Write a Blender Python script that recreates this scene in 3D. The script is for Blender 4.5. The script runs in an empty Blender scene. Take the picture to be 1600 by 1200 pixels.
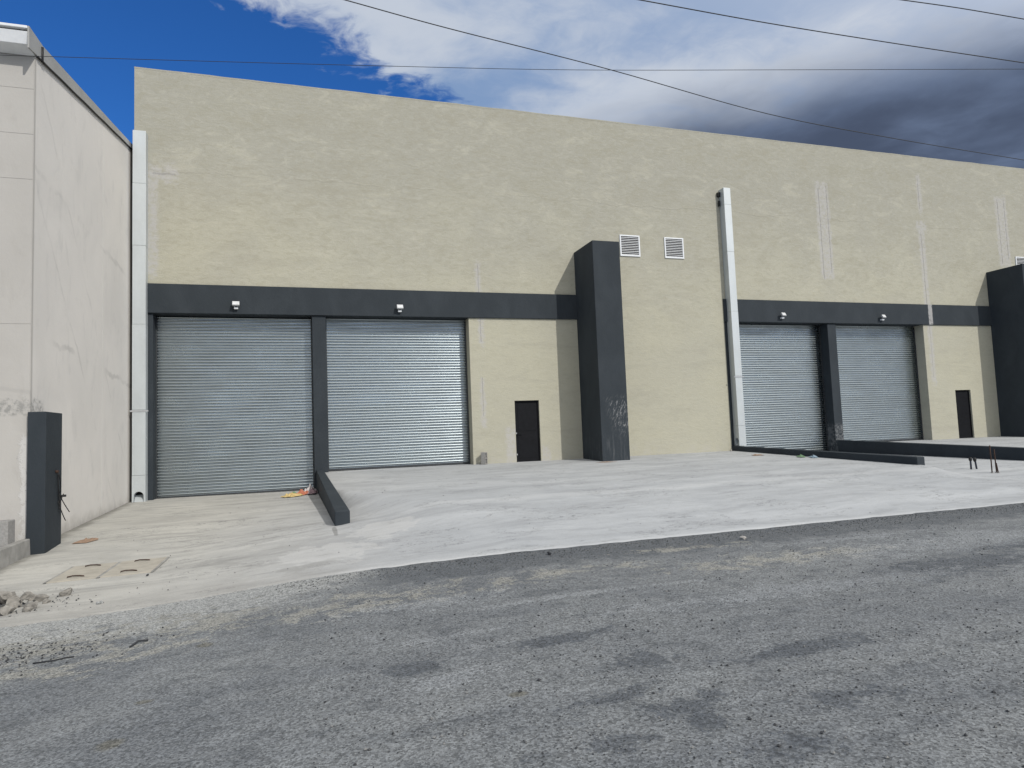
import bpy, bmesh, math, random
from mathutils import Vector, Matrix, noise as mnoise

random.seed(7)
sc = bpy.context.scene
col = sc.collection
R = math.radians

# ------------------------------------------------------------------ camera
D, ZE = 21.0, 1.6
F_PX, YAW, PITCH, ROLL = 1039.55, 0.3086995, 0.0719237, -0.0389975
fwd = Vector((math.sin(YAW)*math.cos(PITCH), math.cos(YAW)*math.cos(PITCH), math.sin(PITCH)))
rgt = Vector((math.cos(YAW), -math.sin(YAW), 0))
up = rgt.cross(fwd)
r2 = rgt*math.cos(ROLL) + up*math.sin(ROLL)
u2 = -rgt*math.sin(ROLL) + up*math.cos(ROLL)
cam_data = bpy.data.cameras.new('camera')
cam = bpy.data.objects.new('camera', cam_data)
col.objects.link(cam)
cam.matrix_world = Matrix(((r2.x, u2.x, -fwd.x, 0), (r2.y, u2.y, -fwd.y, -D), (r2.z, u2.z, -fwd.z, ZE), (0, 0, 0, 1)))
cam_data.sensor_width = 36.0
cam_data.lens = F_PX/1600*36.0
cam_data.clip_end = 2000
cam_data.clip_start = 0.05
sc.camera = cam
sc.view_settings.view_transform = 'Standard'
sc.view_settings.look = 'None'
sc.view_settings.exposure = 0.0
sc.view_settings.gamma = 1.0
sc.view_settings.use_curve_mapping = False
sc.cycles.max_bounces = 5
sc.cycles.diffuse_bounces = 3
sc.cycles.glossy_bounces = 3

# ------------------------------------------------------------------ node helper
class NT:
    def __init__(s, tree):
        s.t = tree; s.L = tree.links
    def set(s, sock, v):
        if v is None: return
        if hasattr(v, 'links') or isinstance(v, bpy.types.NodeSocket): s.L.new(v, sock)
        else:
            if hasattr(sock.default_value, '__len__') and not hasattr(v, '__len__'): v = (v,)*len(sock.default_value)
            if hasattr(v, '__len__') and len(sock.default_value) == 4 and len(v) == 3: v = (*v, 1)
            sock.default_value = v
    def node(s, typ, **kw):
        n = s.t.nodes.new(typ)
        for k, v in kw.items(): setattr(n, k, v)
        return n
    def m(s, op, a, b=None, c=None, clamp=False):
        n = s.node('ShaderNodeMath', operation=op, use_clamp=clamp)
        for i, v in enumerate((a, b, c)): s.set(n.inputs[i], v)
        return n.outputs[0]
    def vm(s, op, a, b=None):
        n = s.node('ShaderNodeVectorMath', operation=op)
        s.set(n.inputs[0], a)
        if b is not None: s.set(n.inputs[1], b)
        return n.outputs['Value'] if op in ('LENGTH', 'DOT_PRODUCT') else n.outputs[0]
    def sep(s, v):
        n = s.node('ShaderNodeSeparateXYZ'); s.set(n.inputs[0], v); return n.outputs
    def comb(s, x, y, z):
        n = s.node('ShaderNodeCombineXYZ')
        for i, v in enumerate((x, y, z)): s.set(n.inputs[i], v)
        return n.outputs[0]
    def ss(s, x, a, b, lo=0.0, hi=1.0):          # smooth step
        n = s.node('ShaderNodeMapRange', interpolation_type='SMOOTHSTEP')
        for k, v in (('Value', x), ('From Min', a), ('From Max', b), ('To Min', lo), ('To Max', hi)): s.set(n.inputs[k], v)
        return n.outputs[0]
    def lin(s, x, a, b, lo=0.0, hi=1.0):
        n = s.node('ShaderNodeMapRange')
        for k, v in (('Value', x), ('From Min', a), ('From Max', b), ('To Min', lo), ('To Max', hi)): s.set(n.inputs[k], v)
        return n.outputs[0]
    def mix(s, f, a, b, blend='MIX'):
        n = s.node('ShaderNodeMix', data_type='RGBA', blend_type=blend)
        s.set(n.inputs[0], f); s.set(n.inputs[6], a); s.set(n.inputs[7], b)
        return n.outputs[2]
    def noise(s, vec, scale, detail=4, rough=.55, dist=0.0, off=None):
        if off is not None: vec = s.vm('ADD', vec, (off, off*1.7, off*.6))
        n = s.node('ShaderNodeTexNoise')
        s.set(n.inputs['Vector'], vec); s.set(n.inputs['Scale'], scale); s.set(n.inputs['Detail'], min(detail, 5))
        s.set(n.inputs['Roughness'], rough); s.set(n.inputs['Distortion'], dist)
        return n.outputs[0]
    def voro(s, vec, scale, feature='F1'):
        n = s.node('ShaderNodeTexVoronoi', feature=feature)
        s.set(n.inputs['Vector'], vec); s.set(n.inputs['Scale'], scale)
        return n.outputs
    def bump(s, h, strength, dist, normal=None):
        n = s.node('ShaderNodeBump'); s.set(n.inputs['Height'], h)
        n.inputs['Strength'].default_value = strength; n.inputs['Distance'].default_value = dist
        if normal is not None: s.set(n.inputs['Normal'], normal)
        return n.outputs[0]
    def ell(s, P, cx, cy, rx, ry, warp=None, a=.5, b=1.05):   # soft ellipse in plan
        v = s.vm('MULTIPLY', s.vm('SUBTRACT', P, (cx, cy, 0)), (1/rx, 1/ry, 0))
        d = s.vm('LENGTH', v)
        if warp is not None: d = s.m('ADD', d, warp)
        return s.ss(d, a, b, 1, 0)
    def box(s, X, Z, x0, x1, z0, z1, f=.03):     # soft rectangle on a wall
        dx = s.m('ABSOLUTE', s.m('SUBTRACT', X, (x0+x1)/2)); dz = s.m('ABSOLUTE', s.m('SUBTRACT', Z, (z0+z1)/2))
        hx, hz = (x1-x0)/2, (z1-z0)/2
        return s.m('MULTIPLY', s.ss(dx, hx-f, hx+f, 1, 0), s.ss(dz, hz-f*2, hz+f*2, 1, 0))

def mat(name):
    m = bpy.data.materials.new(name); m.use_nodes = True
    t = m.node_tree; b = t.nodes['Principled BSDF']
    n = NT(t)
    P = n.node('ShaderNodeNewGeometry').outputs['Position']
    return m, n, b, P

# ------------------------------------------------------------------ world, sun
SUN = Vector((0.516, -1.0, 0.908)).normalized()          # towards the sun
SKY_STRENGTH = 0.12
w = bpy.data.worlds.new('World'); sc.world = w; w.use_nodes = True
n = NT(w.node_tree)
bg = w.node_tree.nodes['Background']
sky = n.node('ShaderNodeTexSky', sky_type='NISHITA', sun_disc=False)
sky.sun_elevation = math.asin(SUN.z); sky.sun_rotation = math.atan2(SUN.x, SUN.y)
sky.altitude = 600; sky.air_density = 1.0; sky.dust_density = 0.3; sky.ozone_density = 2.5
dirv = n.node('ShaderNodeTexCoord').outputs['Generated']
dx, dy, dz = n.sep(dirv)
zz = n.m('MAXIMUM', dz, 0.06)
u = n.m('DIVIDE', dx, zz); v = n.m('DIVIDE', dy, zz)
uv = n.comb(u, v, 0.0)
wv = n.vm('ADD', uv, n.vm('MULTIPLY', n.comb(n.noise(uv, 2.3, 3, off=3.1), n.noise(uv, 2.3, 3, off=9.4), 0.0), (.30, .30, 0)))
nA = n.noise(wv, 1.9, 6, .6, .15, off=2.0)
nB = n.noise(wv, 7.5, 5, .64, .1, off=7.7)
nC = n.noise(uv, 1.3, 4, .5, .2, off=15.3)
c1 = n.m('SUBTRACT', n.m('MULTIPLY', u, .69), n.m('MULTIPLY', n.m('SUBTRACT', v, 1.60), .72))
edge = n.m('ADD', c1, n.m('ADD', n.m('MULTIPLY', n.m('SUBTRACT', nA, .5), .85), n.m('MULTIPLY', n.m('SUBTRACT', nB, .5), .48)))
bank = n.ss(edge, -.05, .11)
bank = n.m('MULTIPLY', bank, n.ss(c1, 3.2, 6.0, 1, 0))
scat = n.ss(n.m('ADD', nA, n.m('MULTIPLY', c1, .02)), .56, .70)
scat = n.m('MULTIPLY', scat, n.ss(c1, 2.0, 4.0))
cover = n.m('MAXIMUM', bank, scat)
c2 = n.m('ADD', n.m('MULTIPLY', n.m('SUBTRACT', u, 1.18), .73), n.m('MULTIPLY', n.m('SUBTRACT', v, 1.80), .68))
dark = n.ss(n.m('ADD', c2, n.m('ADD', n.m('MULTIPLY', n.m('SUBTRACT', nA, .5), .5), n.m('MULTIPLY', n.m('SUBTRACT', nB, .5), .14))), -.25, .35)
k = 1.0/SKY_STRENGTH
def cc(r, g, b): return (r*k, g*k, b*k)
lum = n.ss(n.m('ADD', n.m('ADD', n.m('MULTIPLY', nC, .75), n.m('MULTIPLY', nA, .35)), n.m('ADD', n.m('MULTIPLY', n.m('SUBTRACT', nB, .5), .22), n.ss(n.m('SUBTRACT', v, n.m('MULTIPLY', u, .25)), 1.0, 1.55, -.10, .06))), .42, .68)
lightc = n.mix(lum, cc(.215, .325, .535), cc(.53, .585, .68))
darkc = n.mix(n.ss(n.m('ADD', nC, n.m('MULTIPLY', n.m('SUBTRACT', nA, .5), .5)), .32, .70), cc(.068, .090, .145), cc(.15, .20, .31))
sunward_fill = n.ss(n.vm('DOT_PRODUCT', dirv, tuple(SUN)), -.25, .95)      # sunward clouds scatter more; whitened, mostly out of view, to lift shadow fill
lightc = n.mix(sunward_fill, lightc, cc(1.0, .985, .955))
cloud = n.mix(dark, lightc, darkc)
blue = n.mix(1.0, sky.outputs[0], (.20, .555, 1.03), 'MULTIPLY')
skyc = n.mix(cover, blue, cloud)
n.L.new(skyc, bg.inputs['Color']); bg.inputs['Strength'].default_value = SKY_STRENGTH

sun_data = bpy.data.lights.new('sun', 'SUN'); sun_data.energy = 2.75; sun_data.angle = R(0.53)
sun_data.color = (1.0, .962, .90)
sun = bpy.data.objects.new('sun', sun_data); col.objects.link(sun)
sun.rotation_euler = (-SUN).to_track_quat('-Z', 'Y').to_euler()
sun.location = SUN*60

# ------------------------------------------------------------------ mesh helpers
class MB:
    def __init__(s): s.v = []; s.f = []; s.sm = []
    def quad(s, *p, smooth=False):
        i = len(s.v); s.v += [tuple(q) for q in p]; s.f.append(tuple(range(i, i+len(p)))); s.sm.append(smooth); return s
    def hexa(s, p):          # 8 points: bottom 4 ccw, top 4 ccw
        i = len(s.v); s.v += [tuple(q) for q in p]
        for f in ((3, 2, 1, 0), (4, 5, 6, 7), (0, 1, 5, 4), (1, 2, 6, 5), (2, 3, 7, 6), (3, 0, 4, 7)):
            s.f.append(tuple(i+q for q in f)); s.sm.append(False)
        return s
    def box(s, x0, x1, y0, y1, z0, z1):
        return s.hexa([(x0, y0, z0), (x1, y0, z0), (x1, y1, z0), (x0, y1, z0), (x0, y0, z1), (x1, y0, z1), (x1, y1, z1), (x0, y1, z1)])
    def tube(s, pts, r, seg=8, caps=True):
        pts = [Vector(p) for p in pts]; rings = []
        for a, p in enumerate(pts):
            d = (pts[min(a+1, len(pts)-1)] - pts[max(a-1, 0)]).normalized()
            ref = Vector((0, 0, 1)) if abs(d.z) < .9 else Vector((1, 0, 0))
            e1 = d.cross(ref).normalized(); e2 = d.cross(e1)
            rr = r[a] if hasattr(r, '__len__') else r
            i = len(s.v)
            for q in range(seg):
                t = 2*math.pi*q/seg; s.v.append(tuple(p + e1*math.cos(t)*rr + e2*math.sin(t)*rr))
            rings.append(i)
        for a, b in zip(rings, rings[1:]):
            for q in range(seg):
                s.f.append((a+q, a+(q+1) % seg, b+(q+1) % seg, b+q)); s.sm.append(True)
        if caps:
            s.f.append(tuple(rings[0]+q for q in range(seg))[::-1]); s.sm.append(False)
            s.f.append(tuple(rings[-1]+q for q in range(seg))); s.sm.append(False)
        return s
    def mesh(s, name):
        me = bpy.data.meshes.new(name); me.from_pydata(s.v, [], s.f)
        me.polygons.foreach_set('use_smooth', s.sm); me.update(); return me

def link(name, me, m, parent=None, bevel=0.0):
    o = bpy.data.objects.new(name, me); col.objects.link(o)
    if m is not None and not me.materials: me.materials.append(m)
    if parent is not None:
        o.parent = parent; o.matrix_parent_inverse = INV[parent.name]
    INV[o.name] = Matrix.Identity(4)
    if bevel:
        b = o.modifiers.new('bevel', 'BEVEL'); b.width = bevel; b.segments = 2; b.limit_method = 'ANGLE'
    return o
INV = {}
def build(mb, name, m, parent=None, bevel=0.0): return link(name, mb.mesh(name), m, parent, bevel)
def empty(name, loc, parent=None):
    o = bpy.data.objects.new(name, None); col.objects.link(o); o.location = loc
    o.empty_display_size = .2
    if parent is not None:
        o.parent = parent; o.matrix_parent_inverse = INV[parent.name]
        o.location = loc
    INV[o.name] = Matrix.Translation(loc).inverted()
    return o
def tag(o, label=None, cat=None, group=None, kind=None):
    if label: o['label'] = label
    if cat: o['category'] = cat
    if group: o['group'] = group
    if kind: o['kind'] = kind
    return o
def plabel(o, label): o['label'] = label; return o

def sstep(a, b, x):
    t = min(1, max(0, (x-a)/(b-a))); return t*t*(3-2*t)
def pl(x, pts):
    if x <= pts[0][0]: return pts[0][1]
    for (a, va), (b, vb) in zip(pts, pts[1:]):
        if x <= b: return va + (vb-va)*(x-a)/(b-a)
    return pts[-1][1]

# ------------------------------------------------------------------ ground heights
UNIT = 19.47
def road_z(x): return pl(x, [(-4, -.25), (-2, -.2), (.4, -.06), (2.5, -.005), (60, -.005)])
def hi_z(y): return pl(y, [(-12.6, .0), (-8.6, .31), (-7.7, .35), (0, .60), (1, .61)])
def lo_z(x, y):
    A = pl(y, [(-12.6, -.25), (-9, -.22), (-7.2, -.19), (-5.5, -.06), (0, .09), (1, .09)])
    B = pl(y, [(-12.6, -.2), (-9, -.18), (-7.2, -.12), (-5.5, -.03), (0, .08), (1, .08)])
    C = pl(y, [(-12.6, -.06), (-8.4, .02), (-5.5, .05), (0, .07), (1, .07)])
    if x < -2: t = max(0, min(1, (x+4.5)/2.5)); return A+(B-A)*t
    t = min(1, (x+2)/2.4); return B+(C-B)*t
def lo2_z(y): return pl(y, [(-12.6, .0), (-7, .20), (0, .34), (1, .34)])
def wall1_c(y): return .56 + .13*min(1, max(0, -y/8.4))
def H(x, y):
    s = sstep(-4.5, -8.6, y)
    c = wall1_c(y)
    t = sstep(c-.05, c+.05+1.9*s, x) if y > -8.4 else sstep(c-.4*sstep(-8.4, -10, y)-.05, c+1.95+1.0*sstep(-8.4, -11, y), x)
    z = lo_z(x, y)*(1-t) + hi_z(y)*t
    if x > 12:
        f = sstep(-7.7, -10.5, y)
        t2 = sstep(15.17-2.0*f, 15.29+.4*f, x) * (1-sstep(19.92-.3*f, 20.02+2.0*f, x))
        z = z*(1-t2) + lo2_z(y)*t2
    return z

# ------------------------------------------------------------------ materials
def m_plain(name, c, rough=.6, metal=0.0, var=.12, scale=6, bump=0.0, spec=.4):
    m, n, b, P = mat(name)
    f = n.noise(P, scale, 6, .6)
    n.L.new(n.mix(1.0, c, n.comb(*[n.lin(f, .25, .75, 1-var, 1+var)]*3), 'MULTIPLY'), b.inputs['Base Color'])
    b.inputs['Roughness'].default_value = rough; b.inputs['Metallic'].default_value = metal
    b.inputs['Specular IOR Level'].default_value = spec
    if bump: n.L.new(n.bump(n.noise(P, scale*5, 6, .6), bump, .01), b.inputs['Normal'])
    return m

# beige stucco facade with trowel marks, patched strips and cracks
def make_stucco():
    m, n, b, P = mat('beige stucco')
    X, Y, Z = n.sep(P)
    st = n.vm('MULTIPLY', P, (.55, .55, 1.25))
    big = n.noise(P, .35, 5, .6, .3)
    mid = n.noise(st, 1.7, 9, .68, .9, off=4.2)
    fine = n.noise(st, 8.0, 6, .7, .8, off=1.1)
    hz = n.noise(n.vm('MULTIPLY', P, (.22, .22, 1.0)), 2.2, 7, .65, .3, off=7.1)
    base = n.mix(n.ss(big, .3, .7), (.430, .415, .328), (.398, .386, .316))
    base = n.mix(n.ss(n.m('ADD', Z, n.m('MULTIPLY', big, 3.0)), 6.5, 12.5, 0, .75), base, (.338, .330, .287))
    amt = n.ss(Z, 3.5, 8.5, .30, 1.0)
    base = n.mix(n.m('MULTIPLY', n.m('MULTIPLY', n.ss(mid, .49, .66), .38), amt), base, (.315, .299, .232))
    base = n.mix(n.m('MULTIPLY', n.m('MULTIPLY', n.ss(mid, .47, .32), .38), amt), base, (.475, .458, .375))
    base = n.mix(n.m('MULTIPLY', n.m('MULTIPLY', n.ss(fine, .51, .63), .38), n.ss(Z, 3.0, 8.0, .45, 1.0)), base, (.312, .298, .234))
    base = n.mix(n.m('MULTIPLY', n.m('MULTIPLY', n.ss(fine, .48, .36), .25), amt), base, (.47, .46, .395))
    base = n.mix(n.m('MULTIPLY', n.ss(hz, .54, .68), .30), base, (.325, .312, .258))
    grain = n.noise(P, 45, 4, .6)
    base = n.mix(1.0, base, n.comb(*[n.lin(grain, .3, .7, .88, 1.12)]*3), 'MULTIPLY')
    # horizontal pour seam, wavering
    wob = n.m('MULTIPLY', n.m('SUBTRACT', n.noise(P, 1.1, 5, .6, off=8.8), .5), .5)
    zs = n.m('ABSOLUTE', n.m('SUBTRACT', n.m('ADD', Z, wob), 9.62))
    seam = n.m('MULTIPLY', n.ss(zs, .012, .04, 1, 0), n.ss(n.noise(P, .6, 3, off=2.2), .42, .55))
    base = n.mix(n.m('MULTIPLY', seam, .10), base, (.27, .255, .21))
    wx = n.m('ADD', X, n.m('MULTIPLY', n.m('SUBTRACT', n.noise(P, 7, 6, .75, off=5.5), .5), .34))
    wz = n.m('ADD', Z, n.m('MULTIPLY', n.m('SUBTRACT', n.noise(P, 5, 4, .7, off=6.5), .5), .9))
    cx = n.m('ADD', X, n.m('MULTIPLY', n.m('SUBTRACT', n.noise(P, 2.5, 4, .6, off=11.5), .5), .05))
    patch = None; crack = None
    for (x0, x1, z0, z1) in ((-4.2, -3.86, 6.5, 9.75), (-4.1, -3.3, 9.3, 9.72), (5.57, 5.74, 6.2, 7.3), (5.60, 5.80, 4.5, 5.4), (5.6, 5.77, 1.8, 3.3),
                             (19.72, 20.36, 7.2, 11.1), (25.04, 25.27, 10.2, 11.8), (24.94, 25.26, 6.2, 9.6), (24.85, 25.4, 9.4, 9.75), (25.0, 25.25, 2.9, 5.5), (29.5, 30.2, 8.0, 11.2), (6.42, 6.74, .5, 1.7), (7.68, 7.95, .5, 1.1)):
        q = n.box(wx, wz, x0, x1, z0, z1, .05); patch = q if patch is None else n.m('MAXIMUM', patch, q)
    for (x0, x1, z0, z1) in ((5.645, 5.665, 6.2, 7.2), (5.67, 5.69, 4.6, 5.4), (5.67, 5.69, 2.2, 3.3), (19.84, 19.875, 7.2, 10.9), (20.23, 20.265, 7.4, 10.9), (25.10, 25.13, 10.3, 11.7), (25.05, 25.085, 6.2, 9.4),
                             (29.65, 29.69, 8.2, 11.1), (30.04, 30.08, 8.4, 11.1), (25.1, 25.12, 3.2, 5.3)):
        q = n.box(cx, wz, x0, x1, z0, z1, .012); crack = q if crack is None else n.m('MAXIMUM', crack, q)
    czz = n.m('ADD', Z, n.m('MULTIPLY', n.m('SUBTRACT', n.noise(P, 3, 4, .6, off=1.5), .5), .12))
    q = n.box(X, czz, -4.0, -3.4, 9.47, 9.51, .02); crack = n.m('MAXIMUM', crack, q)
    pn = n.m('MULTIPLY', patch, n.ss(n.noise(P, 8, 5, .7, off=3.9), .36, .58, .15, .85))
    base = n.mix(pn, base, (.425, .416, .402))
    base = n.mix(n.m('MULTIPLY', n.m('MULTIPLY', crack, n.ss(fine, .35, .55, .25, 1)), .7), base, (.22, .215, .215))
    # splash dirt at the foot
    foot = n.m('MULTIPLY', n.ss(Z, .6, 1.3, 1, 0), n.ss(n.noise(P, 3.5, 6, .7, off=9.9), .42, .68))
    base = n.mix(n.m('MULTIPLY', foot, .55), base, (.42, .405, .36))
    n.L.new(base, b.inputs['Base Color'])
    b.inputs['Roughness'].default_value = .9; b.inputs['Specular IOR Level'].default_value = .15
    hgt = n.m('ADD', n.m('MULTIPLY', mid, .5), n.m('ADD', n.m('MULTIPLY', fine, .7), n.m('MULTIPLY', seam, .25)))
    hgt = n.m('SUBTRACT', hgt, n.m('MULTIPLY', crack, .5))
    n.L.new(n.bump(hgt, .6, .022), b.inputs['Normal'])
    return m

def make_dark():
    m, n, b, P = mat('charcoal paint')
    X, Y, Z = n.sep(P)
    f = n.noise(n.vm('MULTIPLY', P, (1, 1, .6)), 1.3, 7, .65, .4)
    base = n.mix(n.ss(f, .35, .7), (.029, .036, .043), (.037, .045, .053))
    # pale mortar splashes on the foot of the columns, brushed streaks
    sp = n.noise(n.comb(n.m('ADD', n.m('MULTIPLY', X, 13), n.m('MULTIPLY', Z, -6)), 0.0, n.m('ADD', n.m('MULTIPLY', Z, 3.2), n.m('MULTIPLY', X, 2.0))), 1.5, 5, .7, .8, off=2.7)
    zone = n.m('MULTIPLY', n.ss(Z, 1.2, 1.7), n.ss(Z, 2.3, 2.75, 1, 0))
    zone = n.m('MULTIPLY', zone, n.ss(n.m('ADD', X, n.m('MULTIPLY', Z, .3)), 9.9, 10.4))
    zone = n.m('MULTIPLY', zone, n.ss(X, 11, 11.1, 1, 0))
    zone = n.m('MULTIPLY', zone, n.ss(Y, -1.4, -1.5))
    spl = n.m('MULTIPLY', n.ss(sp, .50, .64), zone)
    low = n.m('MULTIPLY', n.m('MULTIPLY', n.m('MULTIPLY', n.ss(Z, .5, 1.9, 1, 0), n.m('MULTIPLY', n.ss(X, 8.9, 9.1), n.ss(X, 10.3, 10.2))), n.ss(n.noise(n.vm('MULTIPLY', P, (14, 14, 1.6)), 1.0, 5, .65, off=6), .50, .75)), .35)
    base = n.mix(n.m('MAXIMUM', n.m('MULTIPLY', spl, .8), low), base, (.24, .245, .25))
    pal = n.m('MULTIPLY', n.box(n.m('ADD', X, n.m('MULTIPLY', n.noise(P, 7, 4), .06)), Z, 25.08, 25.29, 5.3, 6.3, .02), n.ss(n.noise(P, 9, 4, .7), .3, .45))
    base = n.mix(n.m('MULTIPLY', pal, .85), base, (.38, .375, .37))
    pier = n.m('MULTIPLY', n.m('MULTIPLY', n.ss(X, 19.8, 19.85), n.ss(X, 20.3, 20.25)), n.m('MULTIPLY', n.m('MULTIPLY', n.ss(Z, 1.5, 1.3), n.ss(Y, -.1, -.05)), n.ss(n.noise(P, 9, 6, .7, .5), .42, .6)))
    base = n.mix(n.m('MULTIPLY', pier, .45), base, (.26, .265, .27))
    n.L.new(base, b.inputs['Base Color'])
    b.inputs['Roughness'].default_value = .75; b.inputs['Specular IOR Level'].default_value = .2
    n.L.new(n.bump(n.noise(P, 14, 7, .65), .35, .012), b.inputs['Normal'])
    return m

def make_left_wall():
    m, n, b, P = mat('pale grey render')
    X, Y, Z = n.sep(P)
    big = n.noise(P, .5, 6, .6, .4); mid = n.noise(n.vm('MULTIPLY', P, (1, 1, .5)), 2.4, 8, .68, .5, off=3)
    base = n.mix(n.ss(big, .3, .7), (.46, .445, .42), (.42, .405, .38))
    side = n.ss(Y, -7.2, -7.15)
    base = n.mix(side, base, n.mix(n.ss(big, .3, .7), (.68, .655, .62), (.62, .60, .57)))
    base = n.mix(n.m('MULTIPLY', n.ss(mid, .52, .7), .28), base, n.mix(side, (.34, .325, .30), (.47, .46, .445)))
    # smudgy diagonal water lines on the long side
    for (s, o, fr) in ((1.15, 11.2, .55), (1.15, 13.4, .35), (.06, 6.3, .55), (.05, 3.35, .7)):
        q = n.m('ADD', n.m('ADD', Z, n.m('MULTIPLY', Y, s if s > .1 else s)), n.m('MULTIPLY', n.m('SUBTRACT', n.noise(P, 1.4, 5, .6, off=o), .5), .5))
        tgt = o - (12.9 if s > 1 else 0) if s > 1 else o
        ln = n.ss(n.m('ABSOLUTE', n.m('SUBTRACT', q, tgt)), .02, .09, 1, 0)
        ln = n.m('MULTIPLY', ln, n.m('MULTIPLY', side, n.ss(n.noise(P, .8, 4, off=o+1), .42, .6)))
        base = n.mix(n.m('MULTIPLY', ln, fr*.6), base, (.38, .37, .355))
    # rough unpainted filling around the pillar at the corner
    rough = n.noise(P, 6, 8, .75, .6, off=5)
    zt = n.m('ADD', Z, n.m('MULTIPLY', n.m('SUBTRACT', rough, .5), .7))
    z1 = n.m('MULTIPLY', n.ss(zt, 1.75, 1.95, 1, 0), n.ss(n.m('ADD', X, n.m('MULTIPLY', n.m('SUBTRACT', rough, .5), .5)), -4.72, -4.66))
    z1 = n.m('MULTIPLY', z1, n.ss(Y, -7.2, -7.24))
    z2 = n.m('MULTIPLY', n.m('MULTIPLY', n.ss(zt, 2.42, 2.54, 1, 0), n.ss(Z, 2.2, 2.25)), n.ss(Y, -6.55, -6.75))
    base = n.mix(n.m('MULTIPLY', z1, .8), base, (.55, .545, .53))
    base = n.mix(n.m('MULTIPLY', n.m('MULTIPLY', z1, n.ss(rough, .56, .64)), .8), base, (.25, .245, .235))
    base = n.mix(n.m('MULTIPLY', z2, n.ss(n.noise(P, 11, 5, .7), .42, .62, 0, .7)), base, (.22, .22, .21))
    dirt = n.m('MULTIPLY', n.ss(n.m('ADD', Z, n.m('MULTIPLY', n.noise(P, 3, 6, .7), .5)), .08, .55, 1, 0), .6)
    base = n.mix(dirt, base, (.25, .235, .205))
    n.L.new(base, b.inputs['Base Color'])
    b.inputs['Roughness'].default_value = .9; b.inputs['Specular IOR Level'].default_value = .15
    hh = n.m('ADD', n.m('MULTIPLY', mid, .8), n.noise(P, 12, 6, .65))
    hh = n.m('ADD', hh, n.m('MULTIPLY', n.m('MULTIPLY', z1, rough), 3))
    n.L.new(n.bump(hh, .3, .010), b.inputs['Normal'])
    return m

def make_galv(name, c, rough, metal=.85, sc_=(6, 6, 6), dirt=.25):
    m, n, b, P = mat(name)
    s1 = n.noise(n.vm('MULTIPLY', P, sc_), 1.0, 6, .6)
    sp = n.voro(P, 22)[1]
    spv = n.sep(sp)[0]
    base = n.mix(1.0, c, n.comb(*[n.lin(s1, .25, .75, 1-dirt, 1+dirt*.4)]*3), 'MULTIPLY')
    base = n.mix(1.0, base, n.comb(*[n.lin(spv, 0, 1, .985, 1.012)]*3), 'MULTIPLY')
    n.L.new(base, b.inputs['Base Color'])
    n.L.new(n.lin(s1, .2, .8, rough+.07, rough-.06), b.inputs['Roughness'])
    b.inputs['Metallic'].default_value = metal
    return m

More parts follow.
